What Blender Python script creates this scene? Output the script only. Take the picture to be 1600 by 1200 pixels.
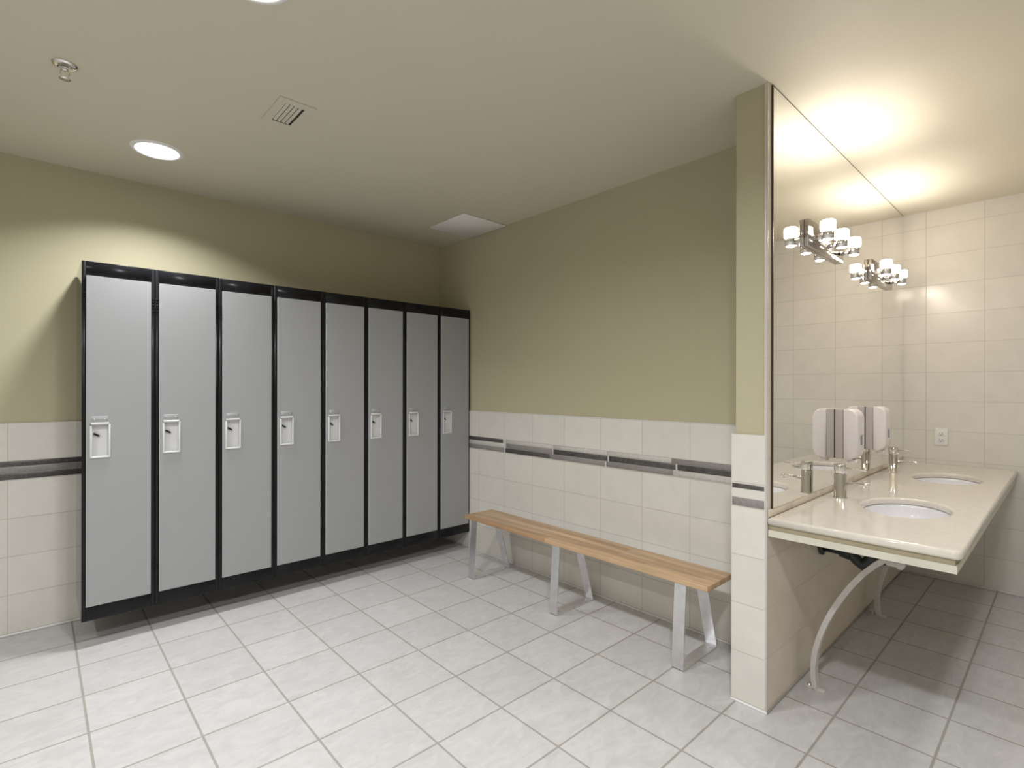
import bpy, bmesh, math, random
from mathutils import Vector, Matrix
random.seed(7)
for o in list(bpy.data.objects):
    bpy.data.objects.remove(o, do_unlink=True)
scene = bpy.context.scene
COL = scene.collection
PI = math.pi

# ------------------------------------------------------------ camera, exposure
THETA = 0.8272
cam_d = bpy.data.cameras.new('camera')
cam = bpy.data.objects.new('camera', cam_d); COL.objects.link(cam)
cam.location = (0, 0, 1.30)
cam_d.sensor_fit = 'HORIZONTAL'; cam_d.sensor_width = 36
cam_d.lens = 36 * 808 / 1600
cam_d.shift_y = 5.6 / 1600
cam_d.clip_start = 0.02
cam.rotation_euler = (Matrix.Rotation(THETA - PI/2, 4, 'Z') @ Matrix.Rotation(PI/2, 4, 'X') @ Matrix.Rotation(0.0014, 4, 'Z')).to_euler()
scene.camera = cam
scene.view_settings.view_transform = 'Standard'
scene.view_settings.look = 'None'
scene.view_settings.gamma = 1
scene.view_settings.use_curve_mapping = False
scene.view_settings.exposure = 0.47
W = bpy.data.worlds.new('world'); scene.world = W; W.use_nodes = True
W.node_tree.nodes['Background'].inputs[0].default_value = (1, .97, .92, 1)
W.node_tree.nodes['Background'].inputs[1].default_value = 0.3
P_DOWN = 15.0          # watts of each recessed ceiling light
C_DOWN = (.97, .985, 1.01)
E_GLASS = 40.0         # emission of the vanity shades
C_VAN = (1.0, .875, .745)

# ------------------------------------------------------------ dimensions
HC = 2.522
XP, YM, YB = 2.143, .828, .971      # partition end, mirror wall face, bench side
XR, XB, YW = 4.54, 2.60, 3.78       # vanity end wall, bench wall, locker wall
X0, Y0 = -2.4, -1.8                 # unseen walls behind the camera
TT = 1.11                           # top of the tiled wainscot

# ------------------------------------------------------------ materials
def mat(name, col, rough=.5, metal=0, spec=.5, coat=0, bump=None, var=0, varscale=3, emit=None, es=0):
    m = bpy.data.materials.new(name); m.use_nodes = True
    nt = m.node_tree; b = nt.nodes['Principled BSDF']
    b.inputs['Base Color'].default_value = (*col, 1)
    b.inputs['Roughness'].default_value = rough
    b.inputs['Metallic'].default_value = metal
    b.inputs['Specular IOR Level'].default_value = spec
    b.inputs['Coat Weight'].default_value = coat
    if emit:
        b.inputs['Emission Color'].default_value = (*emit, 1)
        b.inputs['Emission Strength'].default_value = es
    tc = nt.nodes.new('ShaderNodeTexCoord')
    n = nt.nodes.new('ShaderNodeTexNoise'); n.inputs['Scale'].default_value = varscale; n.inputs['Detail'].default_value = 4
    nt.links.new(tc.outputs['Object'], n.inputs['Vector'])
    mr = nt.nodes.new('ShaderNodeMapRange')
    mr.inputs['From Min'].default_value = .3; mr.inputs['From Max'].default_value = .7
    mr.inputs['To Min'].default_value = 1 - var; mr.inputs['To Max'].default_value = 1 + var
    nt.links.new(n.outputs['Fac'], mr.inputs['Value'])
    mx = nt.nodes.new('ShaderNodeVectorMath'); mx.operation = 'SCALE'
    mx.inputs[0].default_value = col
    nt.links.new(mr.outputs['Result'], mx.inputs['Scale'])
    if not emit:
        nt.links.new(mx.outputs['Vector'], b.inputs['Base Color'])
    if bump:
        n2 = nt.nodes.new('ShaderNodeTexNoise'); n2.inputs['Scale'].default_value = bump[0]; n2.inputs['Detail'].default_value = 3
        nt.links.new(tc.outputs['Object'], n2.inputs['Vector'])
        bp = nt.nodes.new('ShaderNodeBump'); bp.inputs['Strength'].default_value = bump[1]; bp.inputs['Distance'].default_value = .002
        nt.links.new(n2.outputs['Fac'], bp.inputs['Height']); nt.links.new(bp.outputs['Normal'], b.inputs['Normal'])
    return m

def tile_mat(name, axis, u0, v0, w, h, col, grout, rough, mortar=.0022, var=.03, streak=0, vary=.02):
    """stack-bond tiles in world metres; axis 'XZ','YZ','XY' picks the plane"""
    m = bpy.data.materials.new(name); m.use_nodes = True
    nt = m.node_tree; N = nt.nodes; L = nt.links; b = N['Principled BSDF']
    tc = N.new('ShaderNodeTexCoord'); sp = N.new('ShaderNodeSeparateXYZ'); L.new(tc.outputs['Object'], sp.inputs[0])
    def off(out, o):
        a = N.new('ShaderNodeMath'); a.operation = 'SUBTRACT'; a.inputs[1].default_value = o; L.new(out, a.inputs[0]); return a.outputs[0]
    cb = N.new('ShaderNodeCombineXYZ')
    L.new(off(sp.outputs[axis[0]], u0 - 40*w), cb.inputs[0]); L.new(off(sp.outputs[axis[1]], v0 - 40*h), cb.inputs[1])
    br = N.new('ShaderNodeTexBrick'); br.offset = 0; br.squash = 1
    br.inputs['Scale'].default_value = 1; br.inputs['Brick Width'].default_value = w; br.inputs['Row Height'].default_value = h
    br.inputs['Mortar Size'].default_value = mortar; br.inputs['Mortar Smooth'].default_value = .15; br.inputs['Bias'].default_value = 0
    c1 = tuple(c*(1-vary) for c in col); c2 = tuple(min(1, c*(1+vary)) for c in col)
    br.inputs['Color1'].default_value = (*c1, 1); br.inputs['Color2'].default_value = (*c2, 1); br.inputs['Mortar'].default_value = (*grout, 1)
    L.new(cb.outputs[0], br.inputs['Vector'])
    n = N.new('ShaderNodeTexNoise'); n.inputs['Scale'].default_value = 10 if streak else 9; n.inputs['Detail'].default_value = 7; n.inputs['Roughness'].default_value = .62
    mp = N.new('ShaderNodeMapping'); L.new(tc.outputs['Object'], mp.inputs['Vector'])
    if streak:
        mp.inputs['Scale'].default_value = (1, 2.0, 1); mp.inputs['Rotation'].default_value = (0, 0, .25); n.inputs['Distortion'].default_value = 1.2
    L.new(mp.outputs['Vector'], n.inputs['Vector'])
    mr = N.new('ShaderNodeMapRange'); mr.inputs['From Min'].default_value = .32; mr.inputs['From Max'].default_value = .68
    mr.inputs['To Min'].default_value = 1 - var; mr.inputs['To Max'].default_value = 1 + var; L.new(n.outputs['Fac'], mr.inputs['Value'])
    sc = N.new('ShaderNodeVectorMath'); sc.operation = 'SCALE'; L.new(br.outputs['Color'], sc.inputs[0]); L.new(mr.outputs['Result'], sc.inputs['Scale'])
    L.new(sc.outputs['Vector'], b.inputs['Base Color'])
    rr = N.new('ShaderNodeMapRange'); rr.inputs['To Min'].default_value = rough; rr.inputs['To Max'].default_value = .85
    L.new(br.outputs['Fac'], rr.inputs['Value']); L.new(rr.outputs['Result'], b.inputs['Roughness'])
    inv = N.new('ShaderNodeMath'); inv.operation = 'MULTIPLY_ADD'; inv.inputs[1].default_value = -1; inv.inputs[2].default_value = 1; L.new(br.outputs['Fac'], inv.inputs[0])
    ad = N.new('ShaderNodeMath'); ad.operation = 'MULTIPLY_ADD'; L.new(n.outputs['Fac'], ad.inputs[0]); ad.inputs[1].default_value = .25 if streak else .04; L.new(inv.outputs[0], ad.inputs[2])
    bp = N.new('ShaderNodeBump'); bp.inputs['Strength'].default_value = .35; bp.inputs['Distance'].default_value = .0015
    L.new(ad.outputs[0], bp.inputs['Height']); L.new(bp.outputs['Normal'], b.inputs['Normal'])
    return m

def wood_mat():
    m = bpy.data.materials.new('bench_wood'); m.use_nodes = True
    nt = m.node_tree; N = nt.nodes; L = nt.links; b = N['Principled BSDF']
    tc = N.new('ShaderNodeTexCoord')
    mp = N.new('ShaderNodeMapping'); mp.inputs['Scale'].default_value = (38, 2.2, 30); L.new(tc.outputs['Object'], mp.inputs['Vector'])
    n = N.new('ShaderNodeTexNoise'); n.inputs['Scale'].default_value = 1; n.inputs['Detail'].default_value = 6; n.inputs['Distortion'].default_value = .5; L.new(mp.outputs[0], n.inputs['Vector'])
    # staves: brick pattern 40 mm wide boards
    sp = N.new('ShaderNodeSeparateXYZ'); L.new(tc.outputs['Object'], sp.inputs[0])
    cb = N.new('ShaderNodeCombineXYZ')
    for ax, i in (('Y', 0), ('X', 1)):
        a = N.new('ShaderNodeMath'); a.operation = 'ADD'; a.inputs[1].default_value = 10; L.new(sp.outputs[ax], a.inputs[0]); L.new(a.outputs[0], cb.inputs[i])
    br = N.new('ShaderNodeTexBrick'); br.offset = .4; br.inputs['Scale'].default_value = 1
    br.inputs['Brick Width'].default_value = .46; br.inputs['Row Height'].default_value = .041; br.inputs['Mortar Size'].default_value = .0004
    br.inputs['Color1'].default_value = (.47, .29, .155, 1); br.inputs['Color2'].default_value = (.68, .475, .29, 1); br.inputs['Mortar'].default_value = (.36, .2, .1, 1)
    L.new(cb.outputs[0], br.inputs['Vector'])
    mr = N.new('ShaderNodeMapRange'); mr.inputs['From Min'].default_value = .3; mr.inputs['From Max'].default_value = .7; mr.inputs['To Min'].default_value = .70; mr.inputs['To Max'].default_value = 1.18
    L.new(n.outputs['Fac'], mr.inputs['Value'])
    sc = N.new('ShaderNodeVectorMath'); sc.operation = 'SCALE'; L.new(br.outputs['Color'], sc.inputs[0]); L.new(mr.outputs[0], sc.inputs['Scale'])
    L.new(sc.outputs[0], b.inputs['Base Color']); b.inputs['Roughness'].default_value = .42
    return m

KHAKI = (.49, .448, .298)
M = {}
M['wall'] = mat('wall_paint', KHAKI, .7, bump=(180, .12), var=.012, varscale=2)
M['wall_pale'] = mat('pale_wall_paint', (.72, .70, .65), .6)
M['ceil'] = mat('ceiling_paint', (.67, .63, .505), .55, bump=(150, .1), var=.01)
TC, TG = (.72, .69, .63), (.56, .53, .47)
M['tile_left'] = tile_mat('wall_tile_left', 'XZ', -.11, .01, .3, .2, TC, TG, .28)
M['tile_bench'] = tile_mat('wall_tile_bench', 'YZ', 1.4, .008, .3, .2, TC, TG, .28)
M['tile_vanity'] = tile_mat('wall_tile_vanity', 'YZ', .395, .009, .3, .2, TC, TG, .22)
M['tile_mirror'] = tile_mat('wall_tile_mirror', 'XZ', 2.42, .018, .3, .2, (.75, .655, .55), (.56, .49, .40), .22)  # warm vanity light tinted into the tile and grout colour
M['tile_end'] = tile_mat('wall_tile_end', 'YZ', .67, .01, .6, .2, TC, TG, .28)
for n_ in ('left', 'bench', 'end'):
    a_ = {'left': ('XZ', -.11, .91, .3, .2), 'bench': ('YZ', 1.4, .91, .3, .2), 'end': ('YZ', .67, .91, .6, .2)}[n_]
    M['upper_'+n_] = tile_mat('upper_tile_'+n_, *a_, TC, TG, .28)
M['floor'] = tile_mat('floor_tile', 'XY', 1.392, 1.574, .3115, .3107, (.57, .56, .548), (.35, .325, .295), .32, mortar=.0045, var=.085, streak=1, vary=.035)
M['stone_dark'] = mat('dark_stone', (.085, .078, .072), .35, var=.35, varscale=60)
M['stone_mid'] = mat('grey_stone', (.27, .255, .235), .4, var=.12, varscale=70)
M['stone_light'] = mat('pale_stone', (.58, .56, .52), .45, var=.10, varscale=70)
M['black'] = mat('black_enamel', (.008, .008, .0095), .22, var=.1, spec=.25)
M['gloss_black'] = mat('glossy_black_side', (.008, .008, .009), .05, var=.1)
M['door'] = mat('grey_enamel', (.36, .365, .37), .5, spec=.3, var=.01, bump=(60, .03))
M['door_edge'] = mat('pale_grey_edge', (.62, .62, .62), .4)
M['tray'] = mat('pale_plastic', (.70, .70, .70), .35)
M['slot'] = mat('black_plastic', (.006, .006, .006), .35)
M['wood'] = wood_mat()
M['steel'] = mat('zinc_steel', (.80, .80, .82), .38, 1, var=.06, varscale=30)
M['chrome'] = mat('chrome', (.80, .78, .76), .05, 1)
M['mirror'] = mat('mirror_silver', (.93, .93, .91), .0, 1)
M['bronze'] = mat('dark_mirror_edge', (.05, .03, .015), .4)
M['trim'] = mat('satin_trim', (.55, .54, .54), .35, 0)
M['chrome_dark'] = mat('chrome_dark_reflection', (.50, .46, .43), .12, 1)  # chrome with dark reflections put into its colour, for the light's back plate
M['grout'] = mat('grey_grout', (.33, .30, .27), .8)
M['band_grout'] = mat('band_grout', (.60, .58, .54), .7)
M['caulk'] = mat('white_caulk', (.85, .85, .85), .4)
M['counter'] = mat('cream_stone', (.74, .69, .61), .12, var=.035, varscale=45, coat=.3)
M['ply'] = mat('plywood_strip', (.36, .31, .20), .6, var=.08, varscale=12)
M['apron'] = mat('cream_board', (.66, .63, .53), .55, var=.05, varscale=10)
M['splash'] = mat('cream_upstand', (.72, .64, .52), .3, var=.03)
M['ceramic'] = mat('white_ceramic', (.86, .85, .88), .08, coat=.4)
M['white'] = mat('white_plastic', (.80, .79, .77), .35)
M['whitepanel'] = mat('white_panel', (.88, .87, .85), .5)
M['soap'] = mat('soap_cover', (.80, .735, .73), .3)
M['soapback'] = mat('soap_back', (.50, .44, .42), .35)
M['grey_window'] = mat('grey_window', (.25, .26, .3), .2)
M['bracket'] = mat('white_metal_paint', (.62, .59, .56), .45, var=.05, varscale=40)
M['pipe'] = mat('black_pipe', (.02, .025, .025), .3)
M['vent'] = mat('vent_metal', (.66, .62, .51), .5)
M['dark'] = mat('dark_void', (.03, .025, .02), .8)
M['diff'] = mat('light_diffuser', (.9, .9, .9), .5, emit=(1, .99, .98), es=6)
M['glass'] = mat('lit_glass', (.95, .95, .95), .4, emit=C_VAN, es=E_GLASS)
M['lens'] = mat('lit_lens', (.95, .95, .95), .4, emit=C_VAN, es=E_GLASS)

# ------------------------------------------------------------ mesh helpers
class MB:
    def __init__(s): s.bm = bmesh.new(); s.mats = []
    def mi(s, m):
        if m not in s.mats: s.mats.append(m)
        return s.mats.index(m)
    def box(s, a, b, m, bev=0, seg=2):
        tmp = bmesh.new(); bmesh.ops.create_cube(tmp, size=1)
        c = [(a[i]+b[i])/2 for i in range(3)]; d = [abs(b[i]-a[i]) for i in range(3)]
        for v in tmp.verts: v.co = Vector((c[0]+v.co.x*d[0], c[1]+v.co.y*d[1], c[2]+v.co.z*d[2]))
        if bev: bmesh.ops.bevel(tmp, geom=tmp.edges[:], offset=bev, segments=seg, profile=.6, affect='EDGES')
        s.merge(tmp, m, smooth=bool(bev))
    def merge(s, tmp, m, smooth=False, mtx=None):
        k = s.mi(m); mp = {}
        for v in tmp.verts: mp[v] = s.bm.verts.new(mtx @ v.co if mtx else v.co)
        for f in tmp.faces:
            try: nf = s.bm.faces.new([mp[v] for v in f.verts]); nf.material_index = k; nf.smooth = smooth
            except ValueError: pass
        tmp.free()
    def lathe(s, prof, origin, m, axis='Z', seg=40, smooth=True, sx=1, sy=1):
        """prof: list of (radius, height); closed at r=0 ends"""
        k = s.mi(m); rings = []
        ax = {'Z': lambda x, y, z: (x, y, z), 'Y': lambda x, y, z: (x, z, y), 'X': lambda x, y, z: (z, x, y)}[axis]
        O = Vector(origin)
        for r, z in prof:
            if r < 1e-6: rings.append([s.bm.verts.new(O + Vector(ax(0, 0, z)))])
            else: rings.append([s.bm.verts.new(O + Vector(ax(r*sx*math.cos(2*PI*i/seg), r*sy*math.sin(2*PI*i/seg), z))) for i in range(seg)])
        for A, B in zip(rings, rings[1:]):
            for i in range(seg):
                j = (i+1) % seg
                if len(A) == 1 and len(B) == 1: continue
                if len(A) == 1: vs = [A[0], B[j], B[i]]
                elif len(B) == 1: vs = [A[i], A[j], B[0]]
                else: vs = [A[i], A[j], B[j], B[i]]
                f = s.bm.faces.new(vs); f.material_index = k; f.smooth = smooth
    def tube(s, pts, r, m, seg=16, cap=True):
        k = s.mi(m); pts = [Vector(p) for p in pts]; rings = []; up = Vector((0, 0, 1))
        for i, p in enumerate(pts):
            t = (pts[min(i+1, len(pts)-1)] - pts[max(i-1, 0)]).normalized()
            a = t.cross(up)
            if a.length < 1e-3: a = t.cross(Vector((1, 0, 0)))
            a.normalize(); b = a.cross(t)
            rr = r[i] if isinstance(r, (list, tuple)) else r
            rings.append([s.bm.verts.new(p + rr*(math.cos(2*PI*j/seg)*a + math.sin(2*PI*j/seg)*b)) for j in range(seg)])
        for A, B in zip(rings, rings[1:]):
            for i in range(seg):
                j = (i+1) % seg; f = s.bm.faces.new([A[i], A[j], B[j], B[i]]); f.material_index = k; f.smooth = True
        if cap:
            for R in (rings[0], rings[-1]): f = s.bm.faces.new(R); f.material_index = k
    def strip(s, path, th, w0, w1, m, axis='Y'):
        """flat bar swept along a 2D path (a,b) with thickness th (list of inner/outer points computed), extruded w0..w1 on the axis"""
        k = s.mi(m); n = len(path); P = [Vector((p[0], p[1])) for p in path]; L_, R_ = [], []
        for i in range(n):
            d1 = (P[i]-P[i-1]).normalized() if i else None; d2 = (P[i+1]-P[i]).normalized() if i < n-1 else None
            if d1 is None: d = d2; k_ = 1
            elif d2 is None: d = d1; k_ = 1
            else: d = (d1+d2).normalized(); k_ = 1/max(.4, math.sqrt((1+d1.dot(d2))/2))
            nn = Vector((-d.y, d.x))*th/2*k_; L_.append(P[i]+nn); R_.append(P[i]-nn)
        conv = (lambda p, w: Vector((p.x, w, p.y))) if axis == 'Y' else (lambda p, w: Vector((w, p.x, p.y)))
        V = [[s.bm.verts.new(conv(q, w)) for q in (L_[i], R_[i]) for w in (w0, w1)] for i in range(n)]
        for A, B in zip(V, V[1:]):
            for a, b in ((0, 1), (1, 3), (3, 2), (2, 0)):
                f = s.bm.faces.new([A[a], A[b], B[b], B[a]]); f.material_index = k
        for A in (V[0], V[-1]): f = s.bm.faces.new([A[0], A[1], A[3], A[2]]); f.material_index = k
    def build(s, name, parent=None, loc=None, shift=None):
        bmesh.ops.recalc_face_normals(s.bm, faces=s.bm.faces[:])
        if shift:
            for v in s.bm.verts: v.co += Vector(shift)
        me = bpy.data.meshes.new(name); s.bm.to_mesh(me); s.bm.free()
        for m in s.mats: me.materials.append(m)
        o = bpy.data.objects.new(name, me); COL.objects.link(o)
        if loc: o.location = loc
        if parent: o.parent = parent
        return o

def tag(o, label, cat, group=None):
    o['label'] = label; o['category'] = cat
    if group: o['group'] = group
    return o
def empty(name, loc, label, cat, group=None):
    o = bpy.data.objects.new(name, None); COL.objects.link(o); o.location = loc; o.empty_display_size = .05
    return tag(o, label, cat, group)
def struct(o, label=None):
    o['kind'] = 'structure'
    if label: o['label'] = label
    return o
def copy_tree(root, loc, label, group=None):
    r = root.copy(); COL.objects.link(r); r.location = loc; r['label'] = label
    for ch in list(root.children):
        c = ch.copy(); COL.objects.link(c); c.parent = r
        for g in list(ch.children):
            d = g.copy(); COL.objects.link(d); d.parent = c
    return r

# ------------------------------------------------------------ the room
T = .12
b = MB(); b.box((X0-T, Y0-T, -.1), (XR+T, YW+T, 0), M['floor']); struct(b.build('floor'), 'pale grey square ceramic floor tiles')
b = MB(); b.box((X0-T, Y0-T, HC), (XR+T, YW+T, HC+.1), M['ceil']); struct(b.build('ceiling'), 'cream painted ceiling')
b = MB(); b.box((X0-T, YW, 0), (XB+T, YW+T, HC), M['wall']); wl = struct(b.build('wall_left'), 'khaki wall behind the lockers')
b = MB(); b.box((X0, YW-.010, 0), (XB, YW, .81), M['tile_left']); b.box((X0, YW-.010, .91), (XB, YW, TT), M['upper_left']); b.box((X0, YW-.009, .81), (XB, YW, .91), M['band_grout']); b.build('wainscot_tile', wl)
b = MB(); b.box((XB, YB-.013, 0), (XB+T, YW+T, HC), M['wall']); wb = struct(b.build('wall_back'), 'khaki wall behind the bench')
b = MB(); b.box((XB-.010, YB, 0), (XB, YW-.010, .81), M['tile_bench']); b.box((XB-.010, YB, .91), (XB, YW-.010, TT), M['upper_bench']); b.box((XB-.009, YB, .81), (XB, YW-.010, .91), M['band_grout']); b.build('wainscot_tile', wb)
b = MB(); b.box((XR, Y0-T, 0), (XR+T, YM+.1, HC), M['tile_vanity']); struct(b.build('wall_right'), 'cream tiled wall beside the vanity')
b = MB(); b.box((X0-T, Y0-T, 0), (XR+T, Y0, HC), M['wall_pale']); struct(b.build('wall_front'))
b = MB(); b.box((X0-T, Y0, 0), (X0, YW, HC), M['wall_pale']); struct(b.build('wall_rear'))
# partition between bench nook and vanity
b = MB(); b.box((XP+.010, YM+.010, 0), (XR, YB-.014, HC), M['wall']); wp = struct(b.build('wall_middle'), 'short partition wall ending between bench and vanity')
b = MB(); b.box((XP, YM, 0), (XR, YM+.010, HC), M['tile_mirror']); b.build('vanity_side_tile', wp)
b = MB(); b.box((XP, YM+.010, 0), (XP+.010, YB, .81), M['tile_end']); b.box((XP, YM+.010, .91), (XP+.010, YB, TT), M['upper_end']); b.box((XP+.001, YM+.010, .81), (XP+.010, YB, .91), M['tile_end'])
b.box((XP+.010, YB-.014, 0), (XB-.010, YB, TT), M['tile_end']); b.build('end_tile', wp)
b = MB(); b.box((XP-.001, YM-.0008, 0), (XP+.0015, YM+.006, HC-.002), M['trim'], .002); struct(b.build('trim_1'), 'thin metal corner trim up the partition end')
# stone mosaic bands: three courses of thin pieces
def band(name, plane, segs, label):
    """segs: (u0,u1,z0,z1,mat) ; plane ('Y',val) or ('X',val) face of the wall, pieces stand 2 mm proud"""
    b = MB()
    for u0, u1, z0, z1, m in segs:
        u0, u1 = sorted((u0, u1))
        g = .0012
        if plane[0] == 'Y': b.box((u0+g, plane[1]-.012, z0), (u1-g, plane[1]-.0005, z1), M[m], .0008, 1)
        else: b.box((plane[1]-.012, u0+g, z0), (plane[1]-.0005, u1-g, z1), M[m], .0008, 1)
    return struct(b.build(name), label)
R1, R2, R3 = (.814, .8455), (.848, .8795), (.882, .909)
segs = []
for k, (u0, u1) in enumerate(((-2.35, -1.7), (-1.7, -1.0), (-1.0, -.5), (-.5, .25), (.25, .8), (.8, 1.4), (1.4, 2.0), (2.0, 2.585))):
    segs += [(u0, u1, *R1, 'stone_dark'), (u0, u1, *R2, 'stone_mid'), (u0, u1, *R3, 'stone_dark')]
band('trim_2', ('Y', YW), segs, 'dark and grey stone band on the left wall')
j1 = [3.33, 2.90, 2.43, 1.955, 1.495, .975]
segs = [(3.75, 3.33, *R1, 'stone_dark'), (3.75, 3.33, *R2, 'stone_mid'), (3.75, 3.33, *R3, 'stone_dark'),
        (3.33, 2.90, *R1, 'stone_mid'), (3.33, 2.90, *R2, 'stone_light'), (3.33, 2.915, *R3, 'stone_dark'),
        (2.89, 2.435, *R1, 'stone_dark'), (2.88, 2.41, *R2, 'stone_mid'), (2.89, 2.41, *R3, 'stone_light'),
        (2.435, 1.965, *R1, 'stone_mid'), (2.40, 1.945, *R2, 'stone_dark'), (2.40, 1.95, *R3, 'stone_light'),
        (1.955, 1.50, *R1, 'stone_mid'), (1.935, 1.485, *R2, 'stone_dark'), (1.95, 1.51, *R3, 'stone_light'),
        (1.50, .98, *R1, 'stone_light'), (1.475, .98, *R2, 'stone_dark'), (1.51, .98, *R3, 'stone_mid')]
band('trim_3', ('X', XB), segs, 'staggered dark and grey stone band above the bench')
b = MB(); b.box((XP-.0015, YM+.012, .886), (XP+.004, YB-.003, .904), M['stone_dark'], .0006, 1); b.box((XP-.0015, YM+.012, .814), (XP+.004, YB-.003, .847), M['stone_mid'], .0006, 1)
struct(b.build('trim_4'), 'dark and grey stone band across the partition end')
# bright caulk lines at the foot of the walls
b = MB(); b.box((X0, YW-.016, 0), (XB-.012, YW-.010, .007), M['caulk'], .0015, 1); struct(b.build('baseboard_left'))
b = MB(); b.box((XB-.016, YB, 0), (XB-.010, YW-.016, .007), M['caulk'], .0015, 1); struct(b.build('baseboard_back'))
b = MB(); b.box((XR-.006, Y0, 0), (XR, YM-.006, .008), M['caulk'], .0015, 1); struct(b.build('baseboard_right'))
b = MB(); b.box((XP-.006, YM-.002, 0), (XP, YB+.002, .008), M['caulk'], .0015, 1); struct(b.build('baseboard_end'))
b = MB(); b.box((XP, YM-.004, 0), (XR-.006, YM, .010), M['grout'], .0015, 1); struct(b.build('baseboard_middle'))
b = MB(); b.box((XB-.0015, YB+.03, TT), (XB+.0, YW-.02, TT+.003), M['caulk']); struct(b.build('trim_5'))

# ------------------------------------------------------------ lockers
LW, LH, LD = .3035, 1.796, .440
LX, LY, LZ = .164, 3.327, .132
def make_locker():
    t = empty('locker', (LX, LY, LZ), '', 'locker', 'grey-doored lockers in a row on the left wall')
    b = MB(); g = .0006; d = .019
    k = M['gloss_black']
    b.box((g, .008, 0), (.003, LD, LH), k); b.box((LW-.003, .008, 0), (LW-g, LD, LH), k)
    b.box((.003, .008, 0), (LW-.003, LD, .003), k); b.box((.003, .008, LH-.003), (LW-.003, LD, LH), k); b.box((.003, LD-.003, .003), (LW-.003, LD, LH-.003), k)
    b.build('body', t)
    b = MB(); k = M['black']
    b.box((g, 0, 0), (d-.002, .008, LH), k, .001, 1); b.box((LW-d+.002, 0, 0), (LW-g, .008, LH), k, .001, 1)
    b.box((d-.002, 0, 0), (LW-d+.002, .008, .069), k, .001, 1); b.box((d-.002, 0, LH-.072), (LW-d+.002, .008, LH), k, .001, 1)
    b.build('front_frame', t)
    for z in (.19, 1.57):
        for x0, x1 in ((.003, .014), (LW-.014, LW-.003)):
            b = MB()
            for i in range(5):
                b.box((x0, -.003, z+i*.016), (x1, .002, z+i*.016+.006), k, .0012, 1)
            b.build('louvre_set', t)
    dr = MB(); x0, x1, z0, z1 = d, LW-d, .072, LH-.074
    hx0, hx1, hz0, hz1 = x0+.014, x0+.094, .812, .987
    G = M['door']; y0, y1 = -.007, .010
    dr.box((x0, y0, z0), (hx0, y1, z1), G); dr.box((hx1, y0, z0), (x1, y1, z1), G)
    dr.box((hx0, y0, z0), (hx1, y1, hz0), G); dr.box((hx0, y0, hz1), (hx1, y1, z1), G)
    dr.box((x0-.0012, y0+.0004, z0), (x0, y1, z1), M['door_edge']); dr.box((x0, y0+.0004, z1), (x1, y1, z1+.0016), M['door_edge'])
    door = dr.build('door', t)
    h = MB(); w = M['tray']; f = .008
    h.box((hx0, .016, hz0), (hx1, .020, hz1), w)                       # recess back
    h.box((hx0-.001, y0-.006, hz0), (hx0+f, .018, hz1-.012), w, .002); h.box((hx1-f, y0-.006, hz0), (hx1+.001, .018, hz1-.006), w, .002)
    h.box((hx0, y0-.006, hz0-.001), (hx1, .018, hz0+f), w, .002); h.box((hx0+.002, y0-.008, hz1-f), (hx1-.004, .018, hz1+.002), w, .002)
    h.build('handle_tray', door)
    s = MB(); tmp = bmesh.new(); bmesh.ops.create_cube(tmp, size=1)
    for v in tmp.verts: v.co = Vector((v.co.x*.031, v.co.y*.012, v.co.z*.0085))
    bmesh.ops.bevel(tmp, geom=tmp.edges[:], offset=.003, segments=2, affect='EDGES')
    s.merge(tmp, M['slot'], True, Matrix.Translation((hx0+.026, .009, hz1-.060)) @ Matrix.Rotation(.55, 4, 'Y'))
    s.build('latch_knob', door)
    p = MB(); p.box((hx0+.004, y0-.0012, hz1+.006), (hx1-.010, y0, hz1+.034), G, .0004, 1)
    p.lathe([(0, 0), (.0025, 0), (.0025, -.002), (0, -.002)], (hx0+.016, y0-.001, hz1+.020), w, 'Y', 10)
    p.lathe([(0, 0), (.0025, 0), (.0025, -.002), (0, -.002)], (hx1-.022, y0-.001, hz1+.020), w, 'Y', 10)
    p.build('number_plate', door)
    return t
lk = make_locker()
ordn = ['leftmost grey-doored locker, its black side facing the open wall', 'second grey-doored locker from the left end of the row', 'third grey-doored locker from the left end of the row',
        'fourth grey-doored locker from the left, just left of the middle of the row', 'fifth grey-doored locker from the left, just right of the middle of the row', 'sixth grey-doored locker from the left, third from the wall corner',
        'seventh grey-doored locker from the left, next to last before the corner', 'rightmost grey-doored locker, tight in the corner beside the bench']
lk['label'] = ordn[0]
for i in range(1, 8): copy_tree(lk, (LX + i*.3041, LY, LZ - (0.0 if i < 2 else .002)), ordn[i])

# ------------------------------------------------------------ bench
SX0, SX1, SY0, SY1, SZ = 2.192, 2.440, 1.100, 2.868, .416
t = empty('bench', (2.31, 1.98, 0), 'long wooden bench on three silver metal legs along the tiled wall', 'bench')
o = MB(); o.box((SX0-2.31, SY0-1.98, SZ-.025), (SX1-2.31, SY1-1.98, SZ), M['wood'], .003); o.build('seat', t)
for yl in (1.238, 2.018, 2.775):
    o = MB(); path = [(2.38, .3895), (2.212, .3895), (2.205, .3885), (2.178, .0085), (2.184, .004), (2.500, .004), (2.507, .0085), (2.392, .3885), (2.380, .3895)]
    o.strip([(x-2.31, z) for x, z in path], .006, yl-.029-1.98, yl+.029-1.98, M['steel'])
    for xx in (2.225, 2.47):
        o.lathe([(0, .010), (.006, .0095), (.008, .007), (0, .007)], (xx-2.31, yl-1.98, 0), M['steel'], seg=14)
    o.build('leg', t)

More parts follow.
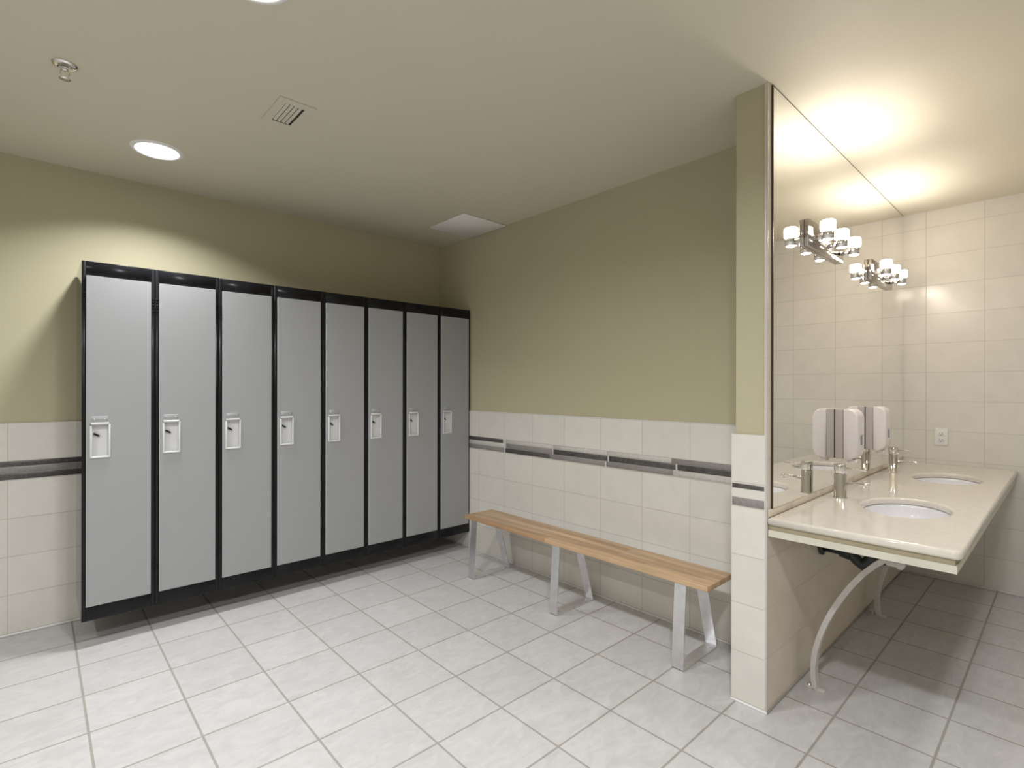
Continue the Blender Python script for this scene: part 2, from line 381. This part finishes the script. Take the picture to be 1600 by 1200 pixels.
# ------------------------------------------------------------ mirror
t = empty('mirror', ((2.187+4.535)/2, YM-.003, 1.66), 'large frameless wall mirror above the vanity counter', 'mirror')
cx = (2.187+4.535)/2
o = MB(); o.box((2.190-cx, -.003, .814-1.66), (4.536-cx, .0028, 2.517-1.66), M['mirror']); o.build('glass', t)
o = MB(); o.box((2.181-cx, -.0032, .814-1.66), (2.190-cx, .0028, 2.5205-1.66), M['bronze']); o.box((2.190-cx, -.0032, 2.517-1.66), (4.536-cx, .0028, 2.5205-1.66), M['bronze']); o.build('edge_channel', t)
# tiled upstand under the mirror
o = MB()
js = [XP+.058, 2.416, 2.729, 3.021, 3.34, 3.64, 3.94, 4.24, XR-.002]
js[0] = XP+.006
for a, c in zip(js, js[1:]): o.box((a+.001, YM-.004, .7835), (c-.001, YM-.0003, .8125), M['splash'], .0008, 1)
tag(o.build('backsplash'), 'narrow cream tile upstand between the mirror and the counter', 'backsplash')

# ------------------------------------------------------------ vanity counter
CT, CB = .782, .752
CX0, CX1, CY0, CY1 = XP+.002, XR-.002, .238, YM-.001
SINKS = ((2.785, .496), (3.850, .496))
t = empty('vanity_counter', (3.34, .53, .74), 'cream stone vanity counter hanging from the mirror wall over two steel legs', 'counter')
def L2(x, y, z): return (x-3.34, y-.53, z-.74)
cu = bpy.data.curves.new('slab', 'CURVE'); cu.dimensions = '2D'; cu.fill_mode = 'BOTH'
BV = .011; cu.extrude = (CT-CB)/2-BV; cu.bevel_depth = BV; cu.bevel_resolution = 4; cu.offset = -BV
def spl(pts):
    s = cu.splines.new('POLY'); s.points.add(len(pts)-1); s.use_cyclic_u = True
    for p, q in zip(s.points, pts): p.co = (q[0], q[1], 0, 1)
out = [(CX1-3.34, CY1-.53), (CX0-3.34, CY1-.53)]
rc = .025
for i in range(9):
    a = PI + i/8*PI/2
    out.append((CX0+rc+rc*math.cos(a)-3.34, CY0+rc+rc*math.sin(a)-.53))
out.append((CX1-3.34, CY0-.53))
spl(out)
for sx, sy in SINKS:
    spl([(sx-3.34+.226*math.cos(2*PI*i/64), sy-.53+.151*math.sin(2*PI*i/64)) for i in range(64)][::-1])
tmp = bpy.data.objects.new('slab_curve', cu); COL.objects.link(tmp)
bpy.context.view_layer.update()
me = bpy.data.meshes.new_from_object(tmp.evaluated_get(bpy.context.evaluated_depsgraph_get()))
bpy.data.objects.remove(tmp, do_unlink=True)
me.materials.clear(); me.materials.append(M['counter'])
for p in me.polygons: p.use_smooth = abs(p.normal.z) < .99
so = bpy.data.objects.new('slab', me); COL.objects.link(so); so.parent = t; so.location = (0, 0, (CT+CB)/2-.74)
# substrate and lower board frames, open over the sinks
def frame(b_, m, z0, z1, ins, th):
    x0, x1, y0, y1 = CX0+ins, CX1-.001, CY0+ins+.008, CY1
    b_.box(L2(x0, y0, z0), L2(x0+th, y1, z1), m); b_.box(L2(x1-th, y0, z0), L2(x1, y1, z1), m)
    b_.box(L2(x0+th, y0, z0), L2(x1-th, y0+th*.7, z1), m); b_.box(L2(x0+th, y1-.05, z0), L2(x1-th, y1, z1), m)
o = MB(); frame(o, M['ply'], .7345, CB, .010, .08); o.build('plywood_substrate', t)
o = MB(); frame(o, M['apron'], .7085, .734, .005, .10)
o.box(L2(3.20, .26, .7085), L2(3.50, .77, .734), M['apron']); o.build('support_board', t)
for n, (sx, sy) in enumerate(SINKS):
    lab = ('oval white undermount sink in the near end of the counter', 'oval white undermount sink in the far end of the counter by the outlet')[n]
    s = empty('sink', (sx, sy, CB), lab, 'sink', 'undermount sinks in the counter')
    o = MB(); prof = [(1.07, -.001), (.985, -.001), (.98, -.012), (.96, -.04), (.90, -.075), (.78, -.11), (.58, -.135), (.35, -.146), (.13, -.149), (.12, -.156), (.36, -.154), (.60, -.144), (.82, -.118), (.95, -.082), (1.0, -.045), (1.02, -.012), (1.07, -.010), (1.07, -.001)]
    o.lathe([(r*.228, z) for r, z in prof], (0, 0, 0), M['ceramic'], seg=64, sy=.154/.228); o.build('basin', s)
    o = MB(); o.lathe([(0, -.1485), (.020, -.1475), (.025, -.1488), (.025, -.170), (.018, -.172), (0, -.172)], (0, 0, 0), M['chrome'], seg=24); o.build('drain', s)
    o = MB()   # trap under the basin
    px = 0.0
    o.tube([(0, 0, -.172), (0, .01, -.19), (0, .05, -.205), (0, .12, -.215)], .024, M['pipe'])
    o.tube([(px, .09, -.21), (px, .125, -.222), (px, .14, -.245), (px, .160, -.262), (px, .182, -.245), (px, .20, -.222), (px, .24, -.212), (px, .3265, -.208)], .025, M['pipe'])
    o.tube([(px, .205, -.218), (px, .245, -.212)], .033, M['pipe']); o.tube([(px, .07, -.209), (px, .105, -.214)], .033, M['pipe'])
    o.lathe([(0, .318), (.045, .318), (.045, .3265), (0, .3265)], (px, 0, -.208), M['pipe'], 'Y', 24)
    o.build('drain_trap', s)

# curved brackets under the counter
def bracket(x, label):
    t = empty('counter_bracket', (x, .755, 0), label, 'bracket', 'curved counter legs')
    def yy(y): return y-.755
    pts = [(.756, .003), (.762, .05), (.763, .10), (.755, .17), (.738, .235), (.716, .30), (.690, .36), (.660, .42), (.622, .485), (.580, .545), (.535, .595), (.49, .632), (.44, .662), (.38, .680), (.31, .692), (.27, .6965)]
    o = MB(); o.strip([(yy(a), z) for a, z in pts], .020, -.019, .019, M['bracket'], axis='X'); o.build('curved_arm', t)
    o = MB(); o.box((-.019, yy(.720), 0), (.019, yy(.795), .005), M['bracket'], .001, 1)
    o.lathe([(0, .014), (.007, .013), (.009, .005)], (0, yy(.782), 0), M['steel'], seg=14)
    o.build('foot_plate', t)
    o = MB(); o.box((-.012, yy(.505), .598), (.022, yy(.445), .620), M['bracket'], .005); o.box((-.008, yy(.500), .615), (.012, yy(.480), .628), M['bracket'])
    o.lathe([(0, -.012), (.010, -.011), (.012, 0), (0, 0)], (.010, yy(.462), .600), M['bracket'], seg=14)
    o.build('bolt_lug', t)
    return t
bracket(2.485, 'pale curved metal leg under the near end of the counter')
bracket(3.545, 'pale curved metal leg in shadow under the far half of the counter')

# faucets
def faucet(x):
    t = empty('faucet', (x, .750, CT), '', 'faucet', 'chrome faucets on the counter')
    o = MB(); r = .0265
    o.lathe([(0, 0), (r+.003, 0), (r+.003, .003), (r, .004), (r, .112), (r-.001, .113), (0, .113)], (0, 0, 0), M['chrome'], seg=48); o.build('body', t)
    o = MB(); o.lathe([(0, .1145), (r-.001, .1145), (r, .1155), (r, .157), (r-.001, .158), (0, .158)], (0, 0, 0), M['chrome'], seg=48); o.build('handle_cap', t)
    o = MB(); o.tube([(0, -.024, .139), (0, -.105, .139)], .0036, M['chrome']); o.build('lever', t)
    o = MB(); o.tube([(0, -.022, .072), (0, -.112, .073), (0, -.118, .073)], [.0082, .0082, .0075], M['chrome'], 20); o.lathe([(0, 0), (.006, 0), (.006, -.006), (0, -.006)], (0, -.108, .066), M['chrome'], seg=14); o.build('spout', t)
    return t
f1 = faucet(2.804); f1['label'] = 'cylindrical chrome faucet behind the near sink'
copy_tree(f1, (3.867, .750, CT), 'cylindrical chrome faucet behind the far sink')

# soap dispensers fixed to the mirror
def rprism(b_, prof, x0, x1, m, bev):
    tmp = bmesh.new(); A = [tmp.verts.new((x0, y, z)) for y, z in prof]; B = [tmp.verts.new((x1, y, z)) for y, z in prof]
    n = len(prof); tmp.faces.new(A); tmp.faces.new(B[::-1])
    for i in range(n): tmp.faces.new([A[i], B[i], B[(i+1) % n], A[(i+1) % n]])
    if bev:
        es = [e for e in tmp.edges if abs(e.verts[0].co.x-e.verts[1].co.x) < 1e-6]
        bmesh.ops.bevel(tmp, geom=es, offset=bev, segments=4, profile=.5, affect='EDGES')
    b_.merge(tmp, m, True)
def rrect(y0, y1, z0, z1, r0, r1):
    """rounded outline: y0 is the front (radius r1), y1 the wall side"""
    pts = [(y1, z0), (y1, z1)]
    for i in range(9):
        a = PI/2 + i/8*PI/2; pts.append((y0+r1+r1*math.cos(a), z1-r1*1.0+r1*1.0*math.sin(a)))
    for i in range(9):
        a = PI + i/8*PI/2; pts.append((y0+r0+r0*math.cos(a), z0+r0+r0*math.sin(a)))
    return pts
def soap(x):
    t = empty('soap_dispenser', (x, YM-.0064, .945), '', 'soap dispenser', 'soap dispensers on the mirror')
    o = MB(); o.box((0, -.036, 0), (.115, -.0012, .248), M['soapback'], .004); o.box((.001, -.004, .002), (.114, 0, .246), M['slot']); o.build('back_plate', t)
    o = MB(); rprism(o, rrect(-.100, -.0365, -.003, .249, .045, .040), -.001, .118, M['soap'], .010); o.build('cover', t)
    o = MB(); o.box((.050, -.1015, .07), (.080, -.098, .12), M['grey_window'], .001, 1); o.build('level_window', t)
    o = MB(); o.box((.035, -.085, -.022), (.080, -.045, -.002), M['soap'], .004); o.build('push_bar', t)
    return t
s1 = soap(2.976); s1['label'] = 'pinkish white soap dispenser on the mirror beside the near faucet'
copy_tree(s1, (3.540, YM-.0064, .945), 'pinkish white soap dispenser on the mirror beside the far faucet, nearer the outlet')

# wall outlet
t = empty('wall_outlet', (XR, .613, .968), 'white electrical outlet on the tiled wall above the counter', 'outlet')
o = MB(); o.box((-.006, -.035, -.058), (-.0003, .035, .058), M['white'], .002); o.build('cover_plate', t)
for zc in (.021, -.021):
    o = MB(); o.box((-.008, -.017, zc-.0145), (-.005, .017, zc+.0145), M['white'], .001, 1)
    for dy in (-.007, .007): o.box((-.0088, dy-.0012, zc-.001), (-.0075, dy+.0012, zc+.009), M['slot'])
    o.lathe([(0, -.0088), (.0028, -.0088), (.0028, -.0075)], (0, 0, zc-.008), M['slot'], 'X', 12)
    o.build('socket', t)

# ------------------------------------------------------------ vanity lights
def vanity_light(x):
    """x = middle bulb; fixture hangs on the mirror"""
    t = empty('vanity_light', (x, YM-.0064, 2.0), '', 'wall light', 'three bulb chrome lights on the mirror')
    o = MB(); o.box((-.265, -.019, -.062), (.245, 0, .058), M['chrome_dark'], .001, 1); o.build('back_plate', t)
    for dx in (-.2, 0, .2):
        a = MB(); a.box((dx-.010, -.060, -.030), (dx+.010, -.019, -.010), M['chrome'], .001, 1)
        arm = a.build('arm', t)
        c = MB(); c.lathe([(.0215, -.036), (.0255, -.036), (.0255, .006), (.0215, .006)], (dx, -.0765, 0), M['chrome'], seg=40)
        c.lathe([(0, .004), (.025, .004)], (dx, -.0765, 0), M['chrome'], seg=40); c.build('band', arm)
        g = MB(); g.lathe([(.0235, .0065), (.0298, .0065), (.0302, .010), (.0302, .038), (.0285, .045), (.023, .049), (0, .050)], (dx, -.0765, 0), M['glass'], seg=40); g.build('glass_shade', arm)
        l = MB(); l.lathe([(0, -.039), (.016, -.0385), (.0213, -.035), (.0213, -.028)], (dx, -.0765, 0), M['lens'], seg=32); l.build('lens', arm)
        ld = bpy.data.lights.new('bulb', 'AREA'); ld.shape = 'DISK'; ld.size = .04; ld.energy = .26; ld.color = (1, .97, .94); ld.spread = math.radians(85)
        lo = bpy.data.objects.new('bulb', ld); COL.objects.link(lo); lo.parent = arm; lo.location = (dx, -.0765, .0545); lo.rotation_euler = (PI, 0, 0)
    return t
v1 = vanity_light(2.801); v1['label'] = 'chrome three-bulb light on the mirror, nearer the partition end'
copy_tree(v1, (3.858, YM-.0064, 2.0), 'chrome three-bulb light on the mirror, nearer the outlet wall')

# ------------------------------------------------------------ ceiling fittings
def downlight(x, y, label, watts=P_DOWN, spread=160):
    t = empty('recessed_light', (x, y, HC), label, 'ceiling light')
    o = MB(); o.lathe([(.094, -.001), (.094, -.006), (.100, -.010), (.113, -.007), (.117, -.001)], (0, 0, 0), M['whitepanel'], seg=56); o.build('trim_ring', t)
    o = MB(); o.lathe([(.0935, -.004), (0, -.004)], (0, 0, 0), M['diff'], seg=56); o.build('diffuser', t)
    ld = bpy.data.lights.new('downlight', 'AREA'); ld.shape = 'DISK'; ld.size = .17; ld.energy = watts; ld.color = C_DOWN; ld.spread = math.radians(spread)
    lo = bpy.data.objects.new('downlight', ld); COL.objects.link(lo); lo.parent = t; lo.location = (0, 0, -.0075)
    return t
downlight(.457, 3.20, 'round recessed ceiling light above the lockers', P_DOWN*.78, 132)
downlight(.470, .10, 'round recessed ceiling light out over the open floor, in line with the partition', P_DOWN*1.35)
downlight(.470, 1.65, 'round recessed ceiling light at the top edge of the view, over mid floor', P_DOWN*.9)
downlight(-1.12, 1.75, 'round recessed ceiling light over the rear of the room, left side', P_DOWN*.72)
downlight(-1.12, .10, 'added unseen fill light over the rear of the room, right side')  # invented lamp, lifts the general fill on the walls
downlight(2.92, -.10, 'added unseen fill light in front of the vanity counter', P_DOWN*.35)  # lamp put in out of view to brighten the vanity side

t = empty('ceiling_vent', (.828, 2.378, HC), 'small square louvred air vent in the ceiling', 'vent')
o = MB()
x0, x1, y0, y1 = -.078, .078, -.128, .128; gx0, gx1, gy0, gy1 = -.042, .040, -.088, .096
z0, z1 = -.005, -.0005
V_ = M['vent']
o.box((x0, y0, z0), (gx0, y1, z1), V_); o.box((gx1, y0, z0), (x1, y1, z1), V_); o.box((gx0, y0, z0), (gx1, gy0, z1), V_); o.box((gx0, gy1, z0), (gx1, y1, z1), V_); o.build('face_plate', t)
o = MB(); o.box((gx0, gy0, -.0015), (gx1, gy1, -.0005), M['dark']); o.build('duct_opening', t)  # flat dark sheet, shade inside the duct put into its colour
for i in range(4):
    o = MB(); xx = gx0+.003+i*.0180
    tmp = bmesh.new(); bmesh.ops.create_cube(tmp, size=1)
    for v in tmp.verts: v.co = Vector((v.co.x*.0130, v.co.y*(gy1-gy0-.012), v.co.z*.0015))
    o.merge(tmp, V_, False, Matrix.Translation((xx+.006, (gy0+gy1)/2-.006, -.0050)) @ Matrix.Rotation(.30, 4, 'Y')); o.build('louvre', t)
o = MB(); o.box((2.196, 2.890, HC-.012), (2.592, 3.318, HC-.002), M['whitepanel'], .002, 1)
tag(o.build('access_panel'), 'square white access panel in the ceiling above the far bench corner', 'panel')
t = empty('fire_sprinkler', (.078, 2.592, HC), 'small chrome fire sprinkler head in the ceiling corner', 'sprinkler')
o = MB(); o.lathe([(.040, -.0005), (.040, -.003), (.030, -.010), (.018, -.006), (.016, -.0005)], (0, 0, 0), M['chrome'], seg=40); o.build('escutcheon', t)
o = MB(); o.lathe([(0, -.001), (.011, -.001), (.011, -.022), (.007, -.026), (0, -.026)], (0, 0, 0), M['chrome'], seg=24)
for s_ in (-1, 1): o.tube([(s_*.010, 0, -.020), (s_*.014, 0, -.034), (s_*.009, 0, -.046), (0, 0, -.052)], .0022, M['chrome'], 8)
o.build('frame', t)
o = MB(); o.lathe([(0, -.052), (.018, -.053), (.018, -.055), (0, -.056)], (0, 0, 0), M['chrome'], seg=18); o.build('deflector', t)
